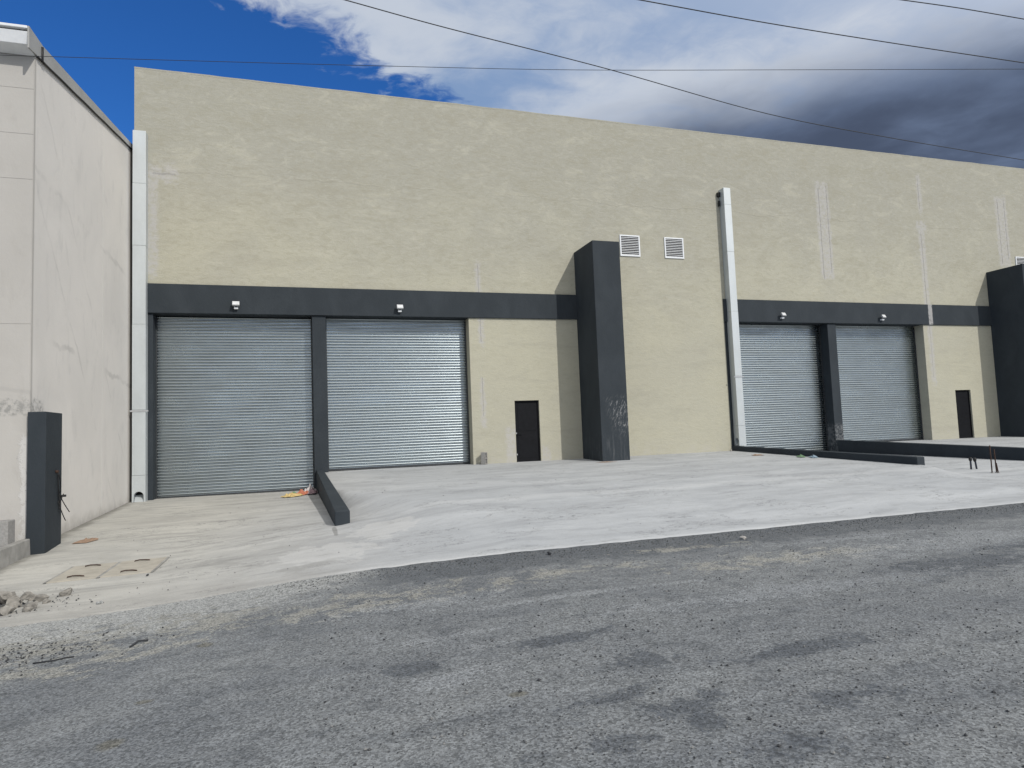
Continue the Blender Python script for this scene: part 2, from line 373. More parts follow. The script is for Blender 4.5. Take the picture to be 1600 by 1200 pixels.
def make_concrete():
    m, n, b, P = mat('dusty concrete apron')
    X, Y, Z = n.sep(P)
    wob = n.noise(P, .35, 4, .5, off=2)
    sv = n.comb(n.m('ADD', n.m('MULTIPLY', X, .16), n.m('MULTIPLY', wob, .6)), n.m('ADD', n.m('MULTIPLY', Y, .75), n.m('MULTIPLY', wob, 1.5)), 0.0)
    streak = n.noise(sv, 2.0, 9, .62, .35)
    sv2 = n.comb(n.m('MULTIPLY', X, .30), n.m('ADD', n.m('MULTIPLY', Y, 3.2), n.m('MULTIPLY', wob, 2.2)), 0.0)
    str2 = n.noise(sv2, 2.6, 8, .65, .5, off=3)
    big = n.noise(P, .55, 6, .62, .5, off=7)
    base = n.mix(n.ss(big, .3, .72), (.425, .428, .426), (.375, .380, .382))
    base = n.mix(n.m('MULTIPLY', n.ss(streak, .47, .62), .62), base, (.315, .318, .32))
    base = n.mix(n.m('MULTIPLY', n.ss(streak, .45, .30), .55), base, (.485, .488, .484))
    base = n.mix(n.m('MULTIPLY', n.ss(str2, .52, .68), .48), base, (.30, .303, .306))
    mot = n.noise(n.vm('MULTIPLY', P, (1, 1.6, 1)), 3.2, 6, .68, .6, off=41)
    base = n.mix(n.m('MULTIPLY', n.ss(mot, .53, .70), .42), base, (.30, .298, .29))
    base = n.mix(n.m('MULTIPLY', n.ss(mot, .45, .32), .30), base, (.50, .502, .496))
    warm = n.m('MULTIPLY', n.ss(X, 1.5, -2.5), 1.0)
    base = n.mix(warm, base, n.mix(1.0, base, (1.06, 1.03, .955), 'MULTIPLY'))
    # pale laitance along the road edge and a paler strip along the grade break
    lip = n.m('MULTIPLY', n.ss(X, -.3, 1.2), n.ss(n.m('ADD', Y, n.m('MULTIPLY', n.noise(P, 2, 5, .6, off=4), .5)), -11.8, -12.25))
    lip = n.m('MULTIPLY', lip, .5)
    base = n.mix(lip, base, (.54, .537, .52))
    cr = n.m('ABSOLUTE', n.m('SUBTRACT', n.m('ADD', Y, n.m('MULTIPLY', n.noise(P, .5, 5, .6, off=14), 1.6)), -7.7))
    base = n.mix(n.m('MULTIPLY', n.m('MULTIPLY', n.ss(cr, .04, .30, 1, 0), n.ss(X, 1.0, 2.0)), .35), base, (.54, .537, .525))
    base = n.mix(n.ss(X, -.5, 3.0), base, n.mix(1.0, base, (.975, 1.0, 1.03), 'MULTIPLY'))
    ew = n.m('MULTIPLY', n.m('SUBTRACT', n.noise(P, 2.4, 5, .65, .5, off=51), .5), 2.6)
    spill = n.m('MAXIMUM', n.ell(P, .35, -10.9, .75, .75, warp=ew, a=.85, b=.98), n.ell(P, 1.3, -9.6, .6, .7, warp=ew, a=.85, b=.98))
    base = n.mix(n.m('MULTIPLY', spill, .45), base, (.52, .518, .505))
    gap = n.ell(P, .53, -9.0, .05, .65, warp=n.m('MULTIPLY', ew, .7), a=.6, b=.95)
    base = n.mix(n.m('MULTIPLY', gap, .6), base, (.17, .168, .16))
    # scuffs, cracks and crumbs
    c_n = n.noise(n.vm('MULTIPLY', P, (.8, 2.2, 1)), 1.5, 7, .7, .6, off=6)
    ck = n.ss(n.m('ABSOLUTE', n.m('SUBTRACT', c_n, .5)), .003, .010, 1, 0)
    ck = n.m('MULTIPLY', ck, n.ss(n.noise(P, .9, 3, .5, off=12), .49, .58))
    base = n.mix(n.m('MULTIPLY', ck, .75), base, (.12, .12, .12))
    sk = n.ss(n.voro(P, 14)[0], .06, .10, 1, 0)
    sk = n.m('MULTIPLY', sk, n.ss(n.noise(P, 1.7, 3, .5, off=22), .56, .64))
    base = n.mix(n.m('MULTIPLY', sk, .6), base, (.14, .135, .13))
    # damp drag marks on the sunk ramp
    dm = n.noise(n.vm('MULTIPLY', P, (.45, 1.6, 1)), 1.3, 8, .66, .8, off=31)
    dmz = n.m('MULTIPLY', n.ss(X, .6, .2), n.ss(dm, .52, .64))
    base = n.mix(n.m('MULTIPLY', dmz, .5), base, (.24, .238, .225))
    # black grime where wall and post stand
    gx = n.ss(n.m('ADD', X, n.m('MULTIPLY', n.noise(P, 3, 5, .7, off=2), .45)), -4.30, -4.02, 1, 0)
    base = n.mix(n.m('MULTIPLY', gx, .75), base, (.15, .145, .13))
    # road dust tracked over the left end
    df = n.m('MULTIPLY', n.ss(n.m('ADD', Y, n.m('MULTIPLY', n.noise(P, 1.3, 7, .66, .5, off=19), 2.6)), -10.0, -11.6), n.ss(X, 1.2, -.5))
    base = n.mix(n.m('MULTIPLY', df, .6), base, (.27, .262, .245))
    gr = n.noise(P, 60, 4, .7)
    base = n.mix(1.0, base, n.comb(*[n.lin(gr, .3, .7, .88, 1.1)]*3), 'MULTIPLY')
    n.L.new(base, b.inputs['Base Color'])
    b.inputs['Roughness'].default_value = .88; b.inputs['Specular IOR Level'].default_value = .2
    hh = n.m('ADD', n.m('MULTIPLY', mot, .5), n.m('MULTIPLY', gr, .35))
    hh = n.m('SUBTRACT', hh, n.m('MULTIPLY', ck, .8))
    n.L.new(n.bump(hh, .3, .006), b.inputs['Normal'])
    return m

def make_asphalt():
    m, n, b, P = mat('worn asphalt')
    X, Y, Z = n.sep(P)
    big = n.noise(n.vm('MULTIPLY', P, (.6, 1.2, 1)), .8, 8, .65, .6)
    med = n.noise(n.vm('MULTIPLY', P, (1, 1.8, 1)), 2.6, 8, .68, .4, off=4)
    base = n.mix(n.ss(big, .3, .7), (.196, .198, .195), (.145, .149, .153))
    base = n.mix(n.m('MULTIPLY', n.ss(med, .52, .66), .55), base, (.088, .093, .099))
    base = n.mix(n.m('MULTIPLY', n.ss(med, .46, .32), .45), base, (.235, .238, .236))
    vo = n.voro(P, 75); cellv = n.sep(vo[1])[0]
    g1 = n.noise(P, 120, 3, .7)
    gg = n.m('ADD', n.m('MULTIPLY', n.m('SUBTRACT', g1, .5), 1.5), n.m('MULTIPLY', n.m('SUBTRACT', cellv, .5), .55))
    br = lambda q, a=.30, b=.78: n.ss(n.m('ADD', q, n.m('MULTIPLY', gg, n.ss(q, .02, .25))), a, b)
    wp = n.m('ADD', n.m('MULTIPLY', n.m('SUBTRACT', n.noise(P, 3.6, 5, .72, .6, off=8), .5), 4.6), n.m('MULTIPLY', n.m('SUBTRACT', n.noise(P, 30, 3, .7, off=28), .5), 1.8))
    # dark bitumen patches and damp marks
    dk = None
    for e in ((1.77, -17.22, .30, .10), (2.10, -17.50, .24, .17), (2.08, -17.72, .14, .16), (2.3, -17.42, .14, .10), (3.3, -17.02, .62, .13), (1.85, -16.02, .45, .13), (2.2, -16.72, .24, .16), (.75, -16.1, .28, .16), (2.25, -18.15, .3, .12), (6.9, -15.5, 1.7, .42), (8.6, -15.0, 1.2, .3), (1.45, -17.75, .3, .1), (3.0, -17.75, .35, .12)):
        q = n.ell(P, *e, warp=wp); dk = q if dk is None else n.m('MAXIMUM', dk, q)
    base = n.mix(n.m('MULTIPLY', br(dk), .60), base, (.058, .064, .074))
    # gravelly dark strip along the apron
    gs = n.m('MULTIPLY', n.ss(n.m('ADD', Y, n.m('MULTIPLY', wp, .35)), -13.55, -13.2), n.ss(X, .2, 1.4))
    base = n.mix(n.m('MULTIPLY', br(gs), .62), base, (.078, .083, .090))
    # tan dust drifts
    tn = None
    for e in ((.4, -13.95, 1.6, .45), (2.6, -13.85, 1.6, .28), (5.4, -14.35, 1.7, .35), (4.8, -13.25, 1.0, .18), (-2.2, -13.6, 1.8, .75), (-1.9, -14.45, 1.0, .3), (-1.0, -13.7, 1.0, .5)):
        q = n.ell(P, *e, warp=wp); tn = q if tn is None else n.m('MAXIMUM', tn, q)
    tn = n.m('MULTIPLY', tn, n.ss(med, .62, .42))
    base = n.mix(n.m('MULTIPLY', br(tn), .68), base, (.30, .282, .24))
    # grey cement dust
    gd = None
    for e in ((8.2, -14.5, 2.4, .5), (2.4, -14.85, 1.3, .07), (3.2, -15.6, .9, .06), (7.0, -13.7, 1.6, .12), (1.2, -14.4, .9, .2), (.95, -16.4, .35, .12), (4.6, -15.6, 1.8, .25), (1.2, -15.5, .5, .08)):
        q = n.ell(P, *e, warp=wp); gd = q if gd is None else n.m('MAXIMUM', gd, q)
    base = n.mix(n.m('MULTIPLY', br(gd), .42), base, (.29, .293, .292))
    edge = n.m('MULTIPLY', n.ss(n.m('ADD', Y, n.m('MULTIPLY', wp, .9)), -14.1, -12.6), n.ss(n.m('ADD', X, n.m('MULTIPLY', wp, .8)), 1.6, -.6))
    base = n.mix(n.m('MULTIPLY', n.ss(n.m('ADD', edge, n.m('MULTIPLY', n.m('SUBTRACT', med, .5), 1.3)), .12, .75), .82), base, (.345, .338, .318))
    # small oil spots
    ol = None
    for e in ((-1.1, -16.4, .09, .09), (-.82, -14.55, .09, .08), (1.27, -16.89, .07, .05), (-1.05, -15.75, .08, .05), (-1.2, -17.0, .08, .06)):
        q = n.ell(P, *e, warp=n.m('MULTIPLY', wp, .35)); ol = q if ol is None else n.m('MAXIMUM', ol, q)
    base = n.mix(n.m('MULTIPLY', ol, .65), base, (.13, .118, .088))
    # aggregate
    fac = n.m('MULTIPLY', n.lin(cellv, 0, 1, .55, 1.45), n.lin(g1, .3, .7, .70, 1.30))
    base = n.mix(1.0, base, n.comb(n.m('MULTIPLY', fac, .965), fac, n.m('MULTIPLY', fac, 1.03)), 'MULTIPLY')
    pit = n.m('MULTIPLY', n.ss(n.voro(P, 30)[0], .14, .26, 1, 0), n.ss(n.noise(P, 4, 4, .65, off=17), .40, .60))
    base = n.mix(n.m('MULTIPLY', pit, .75), base, (.035, .037, .040))
    n.L.new(base, b.inputs['Base Color'])
    b.inputs['Roughness'].default_value = .85; b.inputs['Specular IOR Level'].default_value = .3
    hh = n.m('ADD', n.m('MULTIPLY', cellv, .5), n.m('ADD', g1, n.m('MULTIPLY', med, 2)))
    hh = n.m('SUBTRACT', hh, n.m('MULTIPLY', pit, 1.0))
    n.L.new(n.bump(hh, .55, .008), b.inputs['Normal'])
    return m

M = dict(stucco=make_stucco(), dark=make_dark(), lwall=make_left_wall(), conc=make_concrete(), asph=make_asphalt(),
         shutter=make_galv('galvanised shutter', (.445, .495, .515), .29, 1.0, (1.2, 1.2, 3), .18),
         pipe=make_galv('galvanised sheet', (.54, .575, .585), .5, .35, (1.5, 1.5, .8), .14),
         rail=m_plain('dark rail steel', (.06, .065, .07), .5, .5),
         door=m_plain('black door paint', (.0065, .007, .009), .6, 0, .3, 9, .15, .15),
         white=m_plain('white enamel', (.72, .74, .76), .4, 0, .06, 8),
         flash=m_plain('grey sheet flashing', (.36, .36, .35), .55, .3, .12, 2),
         black=m_plain('black rubber', (.012, .012, .013), .6),
         hole=m_plain('dark inside', (.01, .01, .01), .9),
         rust=m_plain('rusty steel', (.055, .032, .024), .9, .2, .45, 25, .4),
         block=m_plain('cinder block', (.27, .265, .255), .95, 0, .22, 25, .5),
         rubble=m_plain('broken mortar', (.235, .222, .20), .95, 0, .45, 14, .8),
         slab=m_plain('tan cement slab', (.36, .335, .285), .92, 0, .18, 5, .3),
         coping=m_plain('bare coping', (.42, .41, .37), .9, 0, .12, 3, .2),
         lens=m_plain('floodlight face', (.60, .61, .62), .25),
         alu=m_plain('grey cast housing', (.42, .43, .44), .45, .3),
         wire=m_plain('cable sheath', (.03, .032, .036), .7),
         card=m_plain('weathered cardboard', (.27, .185, .13), .9, 0, .3, 15, .3),
         yellow=m_plain('yellow wrapper', (.50, .38, .17), .6, 0, .4, 18),
         orange=m_plain('orange red wrapper', (.42, .15, .09), .6, 0, .5, 18),
         green=m_plain('green wrapper', (.12, .20, .11), .6, 0, .5, 18),
         pale=m_plain('pale crumpled plastic', (.50, .47, .47), .5, 0, .2, 18),
         mauve=m_plain('mauve rag', (.28, .20, .22), .85, 0, .4, 18),
         blue=m_plain('blue wrapper', (.20, .27, .33), .6, 0, .4, 18),
         conduit=m_plain('blue black conduit', (.02, .025, .04), .5),
         stone=m_plain('pale stone', (.40, .38, .35), .9, 0, .2, 30, .4),
         kerb=m_plain('weathered kerb concrete', (.27, .265, .25), .93, 0, .35, 3, .5),
         walk=m_plain('pavement concrete', (.42, .415, .40), .92, 0, .2, 3, .3))
def make_pebble():
    m, n, b, P = mat('loose stone chips')
    g = n.node('ShaderNodeNewGeometry').outputs['Random Per Island']
    c = n.mix(n.ss(g, .55, .75), (.035, .037, .040), (.20, .20, .195))
    n.L.new(c, b.inputs['Base Color']); b.inputs['Roughness'].default_value = .85
    return m
M['pebble'] = make_pebble()

# ------------------------------------------------------------------ road and apron
def frange(a, b, s):
    k = max(1, round((b-a)/s)); return [a+(b-a)*i/k for i in range(k+1)]
def uniq(l): return sorted({round(q, 4) for q in l})

def grid_mesh(xs, ys, fz, fy=None):
    mb = MB(); nx, ny = len(xs), len(ys)
    for y in ys:
        for x in xs:
            yy = fy(x, y) if fy else y
            mb.v.append((x, yy, fz(x, yy)))
    for j in range(ny-1):
        for i in range(nx-1):
            a = j*nx+i; mb.f.append((a, a+1, a+nx+1, a+nx)); mb.sm.append(True)
    return mb
def road_h(x, y):
    d = .7*sstep(-12.05, -11.0, y) if x > -4.3 else .7*sstep(-8.0, -6.5, y) if x > -60 else .7
    un = .012*mnoise.noise(Vector((x*.5, y*.7, 0))) if -30 < x < 40 else 0
    return road_z(x) - d + un
xs = uniq(frange(-300, -20, 40)+frange(-20, -6, 2)+frange(-6, 14, .35)+frange(14, 40, 1.5)+frange(40, 300, 40))
ys = uniq(frange(-300, -40, 40)+frange(-40, -21, 3)+frange(-21, -10.5, .35)+frange(-10.5, 6, 1.5)+frange(6, 300, 60))
tag(build(grid_mesh(xs, ys, road_h), 'road', M['asph']), kind='structure')

def edge_y(x):
    e = -12.42 + .04*mnoise.noise(Vector((x*.8, 3.3, 0))) + .05*mnoise.noise(Vector((x*3.1, 8.1, 0))) + .03*mnoise.noise(Vector((x*9, 1.1, 0)))
    return e - .25*sstep(.5, -2.5, x)
xs = uniq(frange(-4.58, .2, .12)+frange(.2, 1.3, .05)+frange(1.3, 15, .15)+frange(15, 15.5, .04)+frange(15.5, 19.7, .2)+frange(19.7, 20.2, .04)+frange(20.2, 46, .6))
ts = uniq(frange(0, .02, .005)+frange(.02, .12, .012)+frange(.12, 1, .014))
def ap_y(x, t): e = edge_y(x); return e+(.52-e)*t
mb = MB(); nx = len(xs)
for t in ts:
    for x in xs:
        y = ap_y(x, t); z = H(x, y)
        if t < .12:
            zr = road_h(x, min(y, -12.2)); q = sstep(0, .12, t); z = z*q + (zr+.012*min(1, t/.01))*(1-q)
            if t == 0: z = zr-.02
        z += .003*mnoise.noise(Vector((x*1.1, y*1.3, 5)))
        # spilled mound round the end of the first ramp wall
        z += .05*math.exp(-((x-.95)**2/.10+(y+8.6)**2/.35))
        mb.v.append((x, y, z))
for j in range(len(ts)-1):
    for i in range(nx-1):
        a = j*nx+i; mb.f.append((a, a+1, a+nx+1, a+nx)); mb.sm.append(True)
tag(build(mb, 'apron', M['conc']), kind='structure')

# pavement in front of the neighbour, with its end kerb
mb = MB().box(-14, -4.62, -12.2, -7.2, -.6, .055)
pav = tag(build(mb, 'pavement', M['walk'], None, .01), kind='structure')
mb = MB().hexa([(-4.63, -12.2, -.6), (-4.44, -12.2, -.6), (-4.47, -7.33, -.6), (-4.63, -7.33, -.6), (-4.63, -12.2, .07), (-4.46, -12.2, .065), (-4.50, -7.33, .085), (-4.63, -7.33, .085)])
build(mb, 'kerb', M['kerb'], pav, .015)

# ------------------------------------------------------------------ warehouse
XL, XR, ZT = -4.47, 46.0, 12.63
wh = tag(empty('warehouse', (13, 0, 0)), 'long beige stucco warehouse with charcoal beams, columns and roller shutters', 'building')
units = (0.0, UNIT)
holes = []      # x0,x1,z0,z1
for o in units:
    x0 = -4.40 if o == 0 else 15.08
    holes += [(x0, 5.29+o, -1, 5.39), (x0, 9.14+o, 5.39, 6.245), (6.76+o, 7.62+o, -1, 2.63)]
xs = uniq([XL, XR]+[h[0] for h in holes]+[h[1] for h in holes]); zs = uniq([-.6, ZT, .0]+[h[2] for h in holes if h[2] > -.6]+[h[3] for h in holes])
mb = MB()
for i in range(len(xs)-1):
    for j in range(len(zs)-1):
        cx, cz = (xs[i]+xs[i+1])/2, (zs[j]+zs[j+1])/2
        if any(h[0] < cx < h[1] and h[2] < cz < h[3] for h in holes): continue
        mb.quad((xs[i], 0, zs[j]), (xs[i+1], 0, zs[j]), (xs[i+1], 0, zs[j+1]), (xs[i], 0, zs[j+1]))
for o in units:
    mb.quad((5.29+o, 0, -.6), (5.29+o, .6, -.6), (5.29+o, .6, 5.39), (5.29+o, 0, 5.39))
    for xx in (6.76+o, 7.62+o): mb.quad((xx, 0, -.6), (xx, .3, -.6), (xx, .3, 2.63), (xx, 0, 2.63))
    mb.quad((6.76+o, 0, 2.63), (7.62+o, 0, 2.63), (7.62+o, .3, 2.63), (6.76+o, .3, 2.63))
mb.quad((XL, 28, -.6), (XL, 0, -.6), (XL, 0, ZT), (XL, 28, ZT))
mb.quad((XR, 0, -.6), (XR, 28, -.6), (XR, 28, ZT), (XR, 0, ZT))
mb.quad((XR, 28, -.6), (XL, 28, -.6), (XL, 28, ZT), (XR, 28, ZT))
build(mb, 'wall', M['stucco'], wh)
# parapet top, slightly wavering hand-finished edge
mb = MB(); prev = None
for x in frange(XL-.004, XR, .4):
    z = ZT + .012*mnoise.noise(Vector((x*.9, 0, 4)))+.008*mnoise.noise(Vector((x*2.7, 0, 9)))
    cur = [(x, -.003, z-.03), (x, -.003, z+.015), (x, .25, z+.02), (x, .25, z-.05)]
    if prev:
        for a in range(4): mb.quad(prev[a], cur[a], cur[(a+1) % 4], prev[(a+1) % 4])
    else: mb.quad(*cur)
    prev = cur
build(mb, 'parapet_coping', M['stucco'], wh)
build(MB().quad((XL, .25, ZT-.6), (XR, .25, ZT-.6), (XR, 28, ZT-.2), (XL, 28, ZT-.2)), 'roof', M['flash'], wh)

def slat_mesh(width, name):
    mb = MB(); nseg, na = 1, 10; pitch = .0875
    prof = [(.045, 0.0), (.045, .026)]
    for a in range(na+1):
        t = math.pi*a/na; prof.append((.020-.036*math.sin(t), .026+.03-.03*math.cos(t)))
    prof.append((.045, pitch))
    rnd = random.Random(3)
    for i in range(nseg+1):
        x = width*i/nseg; wy = wz = 0.0
        for (py, pz) in prof: mb.v.append((x, py+wy, pz+wz))
    k = len(prof)
    for i in range(nseg):
        for a in range(k-1):
            q = i*k+a; mb.f.append((q, q+k, q+k+1, q+1)); mb.sm.append(1 < a < k-2)
    return mb.mesh(name)

YS = .46
rnd = random.Random(11)
def shutter(x0, x1, z0, z1, label):
    e = plabel(empty('roller_shutter', (x0, YS, z0), wh), label)
    me = slat_mesh(x1-x0-.02, 'slat'); me.materials.append(M['shutter'])
    z = z0+.07
    while z < z1+.02:
        s = bpy.data.objects.new('slat', me); col.objects.link(s); s.parent = e
        s.location = (.01, rnd.uniform(-.0012, .0012), z-z0)
        s.rotation_euler = (R(rnd.uniform(-1.6, 1.6)), 0, R(rnd.uniform(-.02, .02)))
        z += .0875
    build(MB().box(x0+.01, x1-.01, YS-.012, YS+.03, z0+.012, z0+.072), 'bottom_bar', M['rail'], e, .004)
    for xa in (x0-.005, x1-.035):
        build(MB().box(xa, xa+.04, YS-.05, YS-.022, z0, z1), 'guide_rail', M['rail'], e)
    build(MB().box(x0-.05, x1+.05, YS+.07, YS+.08, z0-.3, z1+.1), 'backing_sheet', M['rail'], e)
    return e

def louvre(x0, z1, wd, ht, label):
    e = plabel(empty('wall_vent', (x0, 0, z1), wh), label)
    t = .045
    mb = MB().box(x0, x0+wd, -.035, .0, z1-t, z1).box(x0, x0+wd, -.035, .0, z1-ht, z1-ht+t)
    mb.box(x0, x0+t, -.034, .0, z1-ht+t, z1-t).box(x0+wd-t, x0+wd, -.034, .0, z1-ht+t, z1-t)
    build(mb, 'vent_frame', M['white'], e)
    build(MB().box(x0+t, x0+wd-t, -.004, -.001, z1-ht+t, z1-t), 'vent_back', M['hole'], e)
    nsl = 11; p = (ht-2*t)/nsl
    for i in range(nsl):
        zc = z1-ht+t+p*i
        build(MB().hexa([(x0+t, -.034, zc+.004), (x0+wd-t, -.034, zc+.004), (x0+wd-t, -.006, zc+p*.40), (x0+t, -.006, zc+p*.40),
                         (x0+t, -.034, zc+.012), (x0+wd-t, -.034, zc+.012), (x0+wd-t, -.006, zc+p*.40+.008), (x0+t, -.006, zc+p*.40+.008)]), 'vent_slat', M['white'], e)

names = [('first roller shutter on the low ramp beside the pale neighbour', 'second roller shutter level with the raised apron'),
         ('third roller shutter sunk behind the low dark ramp walls', 'fourth roller shutter beside the far dark doorway')]
for ui, o in enumerate(units):
    x0 = -4.40 if o == 0 else 15.08
    zA = .055 if o == 0 else .33
    build(MB().box(x0, 9.2+o, -.06, .62, 5.385, 6.24), 'beam', M['dark'], wh, .012)
    build(MB().box(x0, -3.99+o, .012, .62, -.6, 5.384), 'pier', M['dark'], wh, .012)
    build(MB().box(.365+o, .77+o, .006, .62, -.6, 5.384), 'pier', M['dark'], wh, .012)
    shutter(-3.99+o, .365+o, zA, 5.33, names[ui][0])
    shutter(.77+o, 5.285+o, .605, 5.33, names[ui][1])
    tw = build(MB().box(9.14+o, 10.12+o, -1.53, .02, -.6, 7.74), 'tower_column', M['dark'], wh, .015)
    plabel(tw, ('charcoal box column with pale splashes at its foot', 'far charcoal box column cut by the picture edge')[ui])
    # side door
    d = plabel(empty('side_door', (6.76+o, .1, .58), wh), ('black steel door beside the cinder block', 'black steel door beside the far charcoal column')[ui])
    zb = H(7+o, 0)-.02
    mb = MB().box(6.762+o, 6.805+o, .06, .16, zb, 2.628).box(7.575+o, 7.618+o, .06, .16, zb, 2.628).box(6.805+o, 7.575+o, .06, .16, 2.585, 2.628)
    build(mb, 'door_frame', M['door'], d)
    lf = build(MB().box(6.806+o, 7.574+o, .09, .13, zb+.03, 2.584), 'door_leaf', M['door'], d, .004)
    for i, (a, b) in enumerate(((.72, 1.45), (1.62, 2.50))):
        build(MB().box(6.88+o, 7.50+o, .083, .0905, a, b), 'door_panel', M['door'], d, .006)
    build(MB().box(6.845+o, 6.885+o, .07, .09, 1.42, 1.60).box(6.85+o, 6.99+o, .045, .06, 1.505, 1.525).box(6.855+o, 6.875+o, .05, .075, 1.50, 1.53), 'handle', M['door'], d)
    for zc in (.85, 1.55): build(MB().box(6.79+o, 6.815+o, .045, .062, zc-.025, zc+.025), 'hinge', M['alu'], d)
    build(MB().box(7.40+o, 7.46+o, .088, .0895, .72, 1.0), 'kick_scuff', M['rail'], d)
louvre(10.93, 8.47, .79, .77, 'white louvred vent right beside the charcoal column')
louvre(12.73, 8.47, .79, .77, 'white louvred vent standing alone on the wall')
louvre(30.46, 8.52, .79, .77, 'white louvred vent behind the far charcoal column')

# ------------------------------------------------------------------ rainwater downpipes
def downpipe(x0, x1, y0, z0, z1, side_outlet, label):
    e = tag(empty('downpipe', ((x0+x1)/2, y0/2, z0)), label, 'downpipe', 'sheet metal downpipes on the warehouse wall')
    r = (x1-x0)/2*.74 if not side_outlet else abs(y0)/2*.74
    joints = [z0+.62+r, z0+2.55, z0+4.95, z0+7.2, z0+9.0, z1]
    joints = [j for j in joints if j < z1-.3]+[z1]
    za = joints[0]
    for k_, zb in enumerate(joints[1:]):
        s = .002*(k_ % 2)
        build(MB().box(x0-s, x1+s, y0-s, -.004, za+.003, zb), 'pipe_section', M['pipe'], e, .008)
        za = zb
    # foot section: box with an arched mouth
    mb = MB(); zt = joints[0]; ns = 12
    if not side_outlet:
        c = (x0+x1)/2; pt = lambda a, b, dpt: (c+a, y0+dpt, z0+b); hw = (x1-x0)/2; dep = -y0-.004
    else:
        c = y0/2; pt = lambda a, b, dpt: (x0+dpt, c-a, z0+b); hw = -y0/2-.002; dep = x1-x0
    h0 = .18; top = zt-z0
    arc = [(-r, 0)]+[(r*math.cos(math.pi-math.pi*i/ns), h0+r*math.sin(math.pi*i/ns)) for i in range(ns+1)]+[(r, 0)]
    out = [(-hw, 0)]+[(max(-hw, min(hw, 3*hw*math.cos(math.pi-math.pi*i/ns))), top if 0 < i < ns else top) for i in range(ns+1)]+[(hw, 0)]
    for i in range(len(arc)-1):
        mb.quad(pt(*arc[i], 0), pt(*arc[i+1], 0), pt(*out[i+1], 0), pt(*out[i], 0))
        mb.quad(pt(*arc[i], 0), pt(*arc[i+1], 0), pt(*arc[i+1], dep*.8), pt(*arc[i], dep*.8))
    mb.quad(pt(-hw, 0, 0), pt(-hw, top, 0), pt(-hw, top, dep), pt(-hw, 0, dep))
    mb.quad(pt(hw, 0, 0), pt(hw, top, 0), pt(hw, top, dep), pt(hw, 0, dep))
    mb.quad(pt(-hw, 0, dep), pt(-hw, top, dep), pt(hw, top, dep), pt(hw, 0, dep))
    build(mb, 'pipe_foot', M['pipe'], e)
    build(MB().quad(pt(-r, 0, dep*.79), pt(r, 0, dep*.79), pt(r, h0+r, dep*.79), pt(-r, h0+r, dep*.79)), 'mouth_back', M['hole'], e)
    build(MB().quad(pt(-r+.01, .015, .01), pt(r-.01, .015, .01), pt(r-.01, h0+.02, dep*.7), pt(-r+.01, h0+.02, dep*.7)), 'mouth_chute', M['pipe'], e)
    build(MB().box(x0-.05, x1+.07, y0-.012, y0-.003, z0+2.50, z0+2.545), 'strap', M['alu'], e)
    return e
downpipe(-4.45, -4.115, -.30, .06, 10.61, False, 'tall galvanised downpipe in the corner by the pale neighbour building')
p2 = downpipe(15.2, 15.5, -.30, .775, 10.42, True, 'tall galvanised downpipe beside the third shutter at mid wall')
build(MB().box(15.09, 15.2, -.10, -.002, 10.14, 10.30), 'inlet_bracket', M['black'], p2)
build(MB().tube([(15.14, -.06, 9.78), (15.14, -.06, 9.98)], .04, 10), 'inlet_bracket', M['black'], p2)

# ------------------------------------------------------------------ floodlights
def flood(x, turn, label):
    z = 5.62; e = tag(empty('floodlight', (x, -.06, z)), label, 'floodlight', 'small floodlights on the charcoal beams')
    Rm = Matrix.Translation((x, -.20, z+.05)) @ Matrix.Rotation(R(turn), 4, 'Z') @ Matrix.Rotation(R(-28), 4, 'X')
    def tr(mb): mb.v = [tuple(Rm @ Vector(q)) for q in mb.v]; return mb
    build(tr(MB().box(-.10, .10, -.02, .035, -.065, .075)), 'housing', M['alu'], e, .006)
    build(tr(MB().box(-.09, .09, -.026, -.0205, -.055, .065)), 'lens', M['lens'], e)
    for i in range(5): build(tr(MB().box(-.08+i*.038, -.072+i*.038, .035, .06, -.055, .065)), 'cooling_fin', M['alu'], e)
    build(MB().box(x-.055, x+.055, -.16, -.062, z-.10, z-.045), 'mounting_box', M['white'], e, .006)
    build(MB().tube([(x-.04, -.12, z-.05), (x-.05, -.17, z), (x-.05, -.19, z+.05)], .012, 6), 'bracket_arm', M['alu'], e)
    build(MB().tube([(x+.04, -.12, z-.05), (x+.05, -.17, z), (x+.05, -.19, z+.05)], .012, 6), 'bracket_arm', M['alu'], e)
flood(-1.77, 4, 'small floodlight above the first shutter by the pale neighbour')
flood(3.03, 4, 'small floodlight above the second shutter')
flood(17.62, 10, 'small floodlight above the third shutter beside the mid downpipe')
flood(22.5, 10, 'small floodlight above the fourth shutter')

# ------------------------------------------------------------------ neighbour building
nb = tag(empty('neighbour_building', (-8, -2, 0)), 'pale grey rendered building with white gutter and sloping roof edge', 'building')
NX, NY = -4.55, -7.25
def top_z(y): return 8.85+(y-NY)*.1835
zj = [-.6, 3.85, 6.49, 7.33, 8.18, 8.9]
for a, b in zip(zj, zj[1:]):
    build(MB().box(-16, NX-.012, NY, NY+.3, a+.002, b-.002), 'wall_panel', M['lwall'], nb, .004)
build(MB().box(-16, NX-.02, NY+.006, NY+.29, -.6, 8.88), 'wall_core', M['lwall'], nb)
for ya, yb in ((NY-.002, -2.80), (-2.788, 6.0), (6.01, 16.0)):
    build(MB().hexa([(NX-.011, ya, -.6), (NX, ya, -.6), (NX, yb, -.6), (NX-.011, yb, -.6),
                     (NX-.011, ya, top_z(ya)), (NX, ya, top_z(ya)), (NX, yb, top_z(yb)), (NX-.011, yb, top_z(yb))]), 'side_panel', M['lwall'], nb)
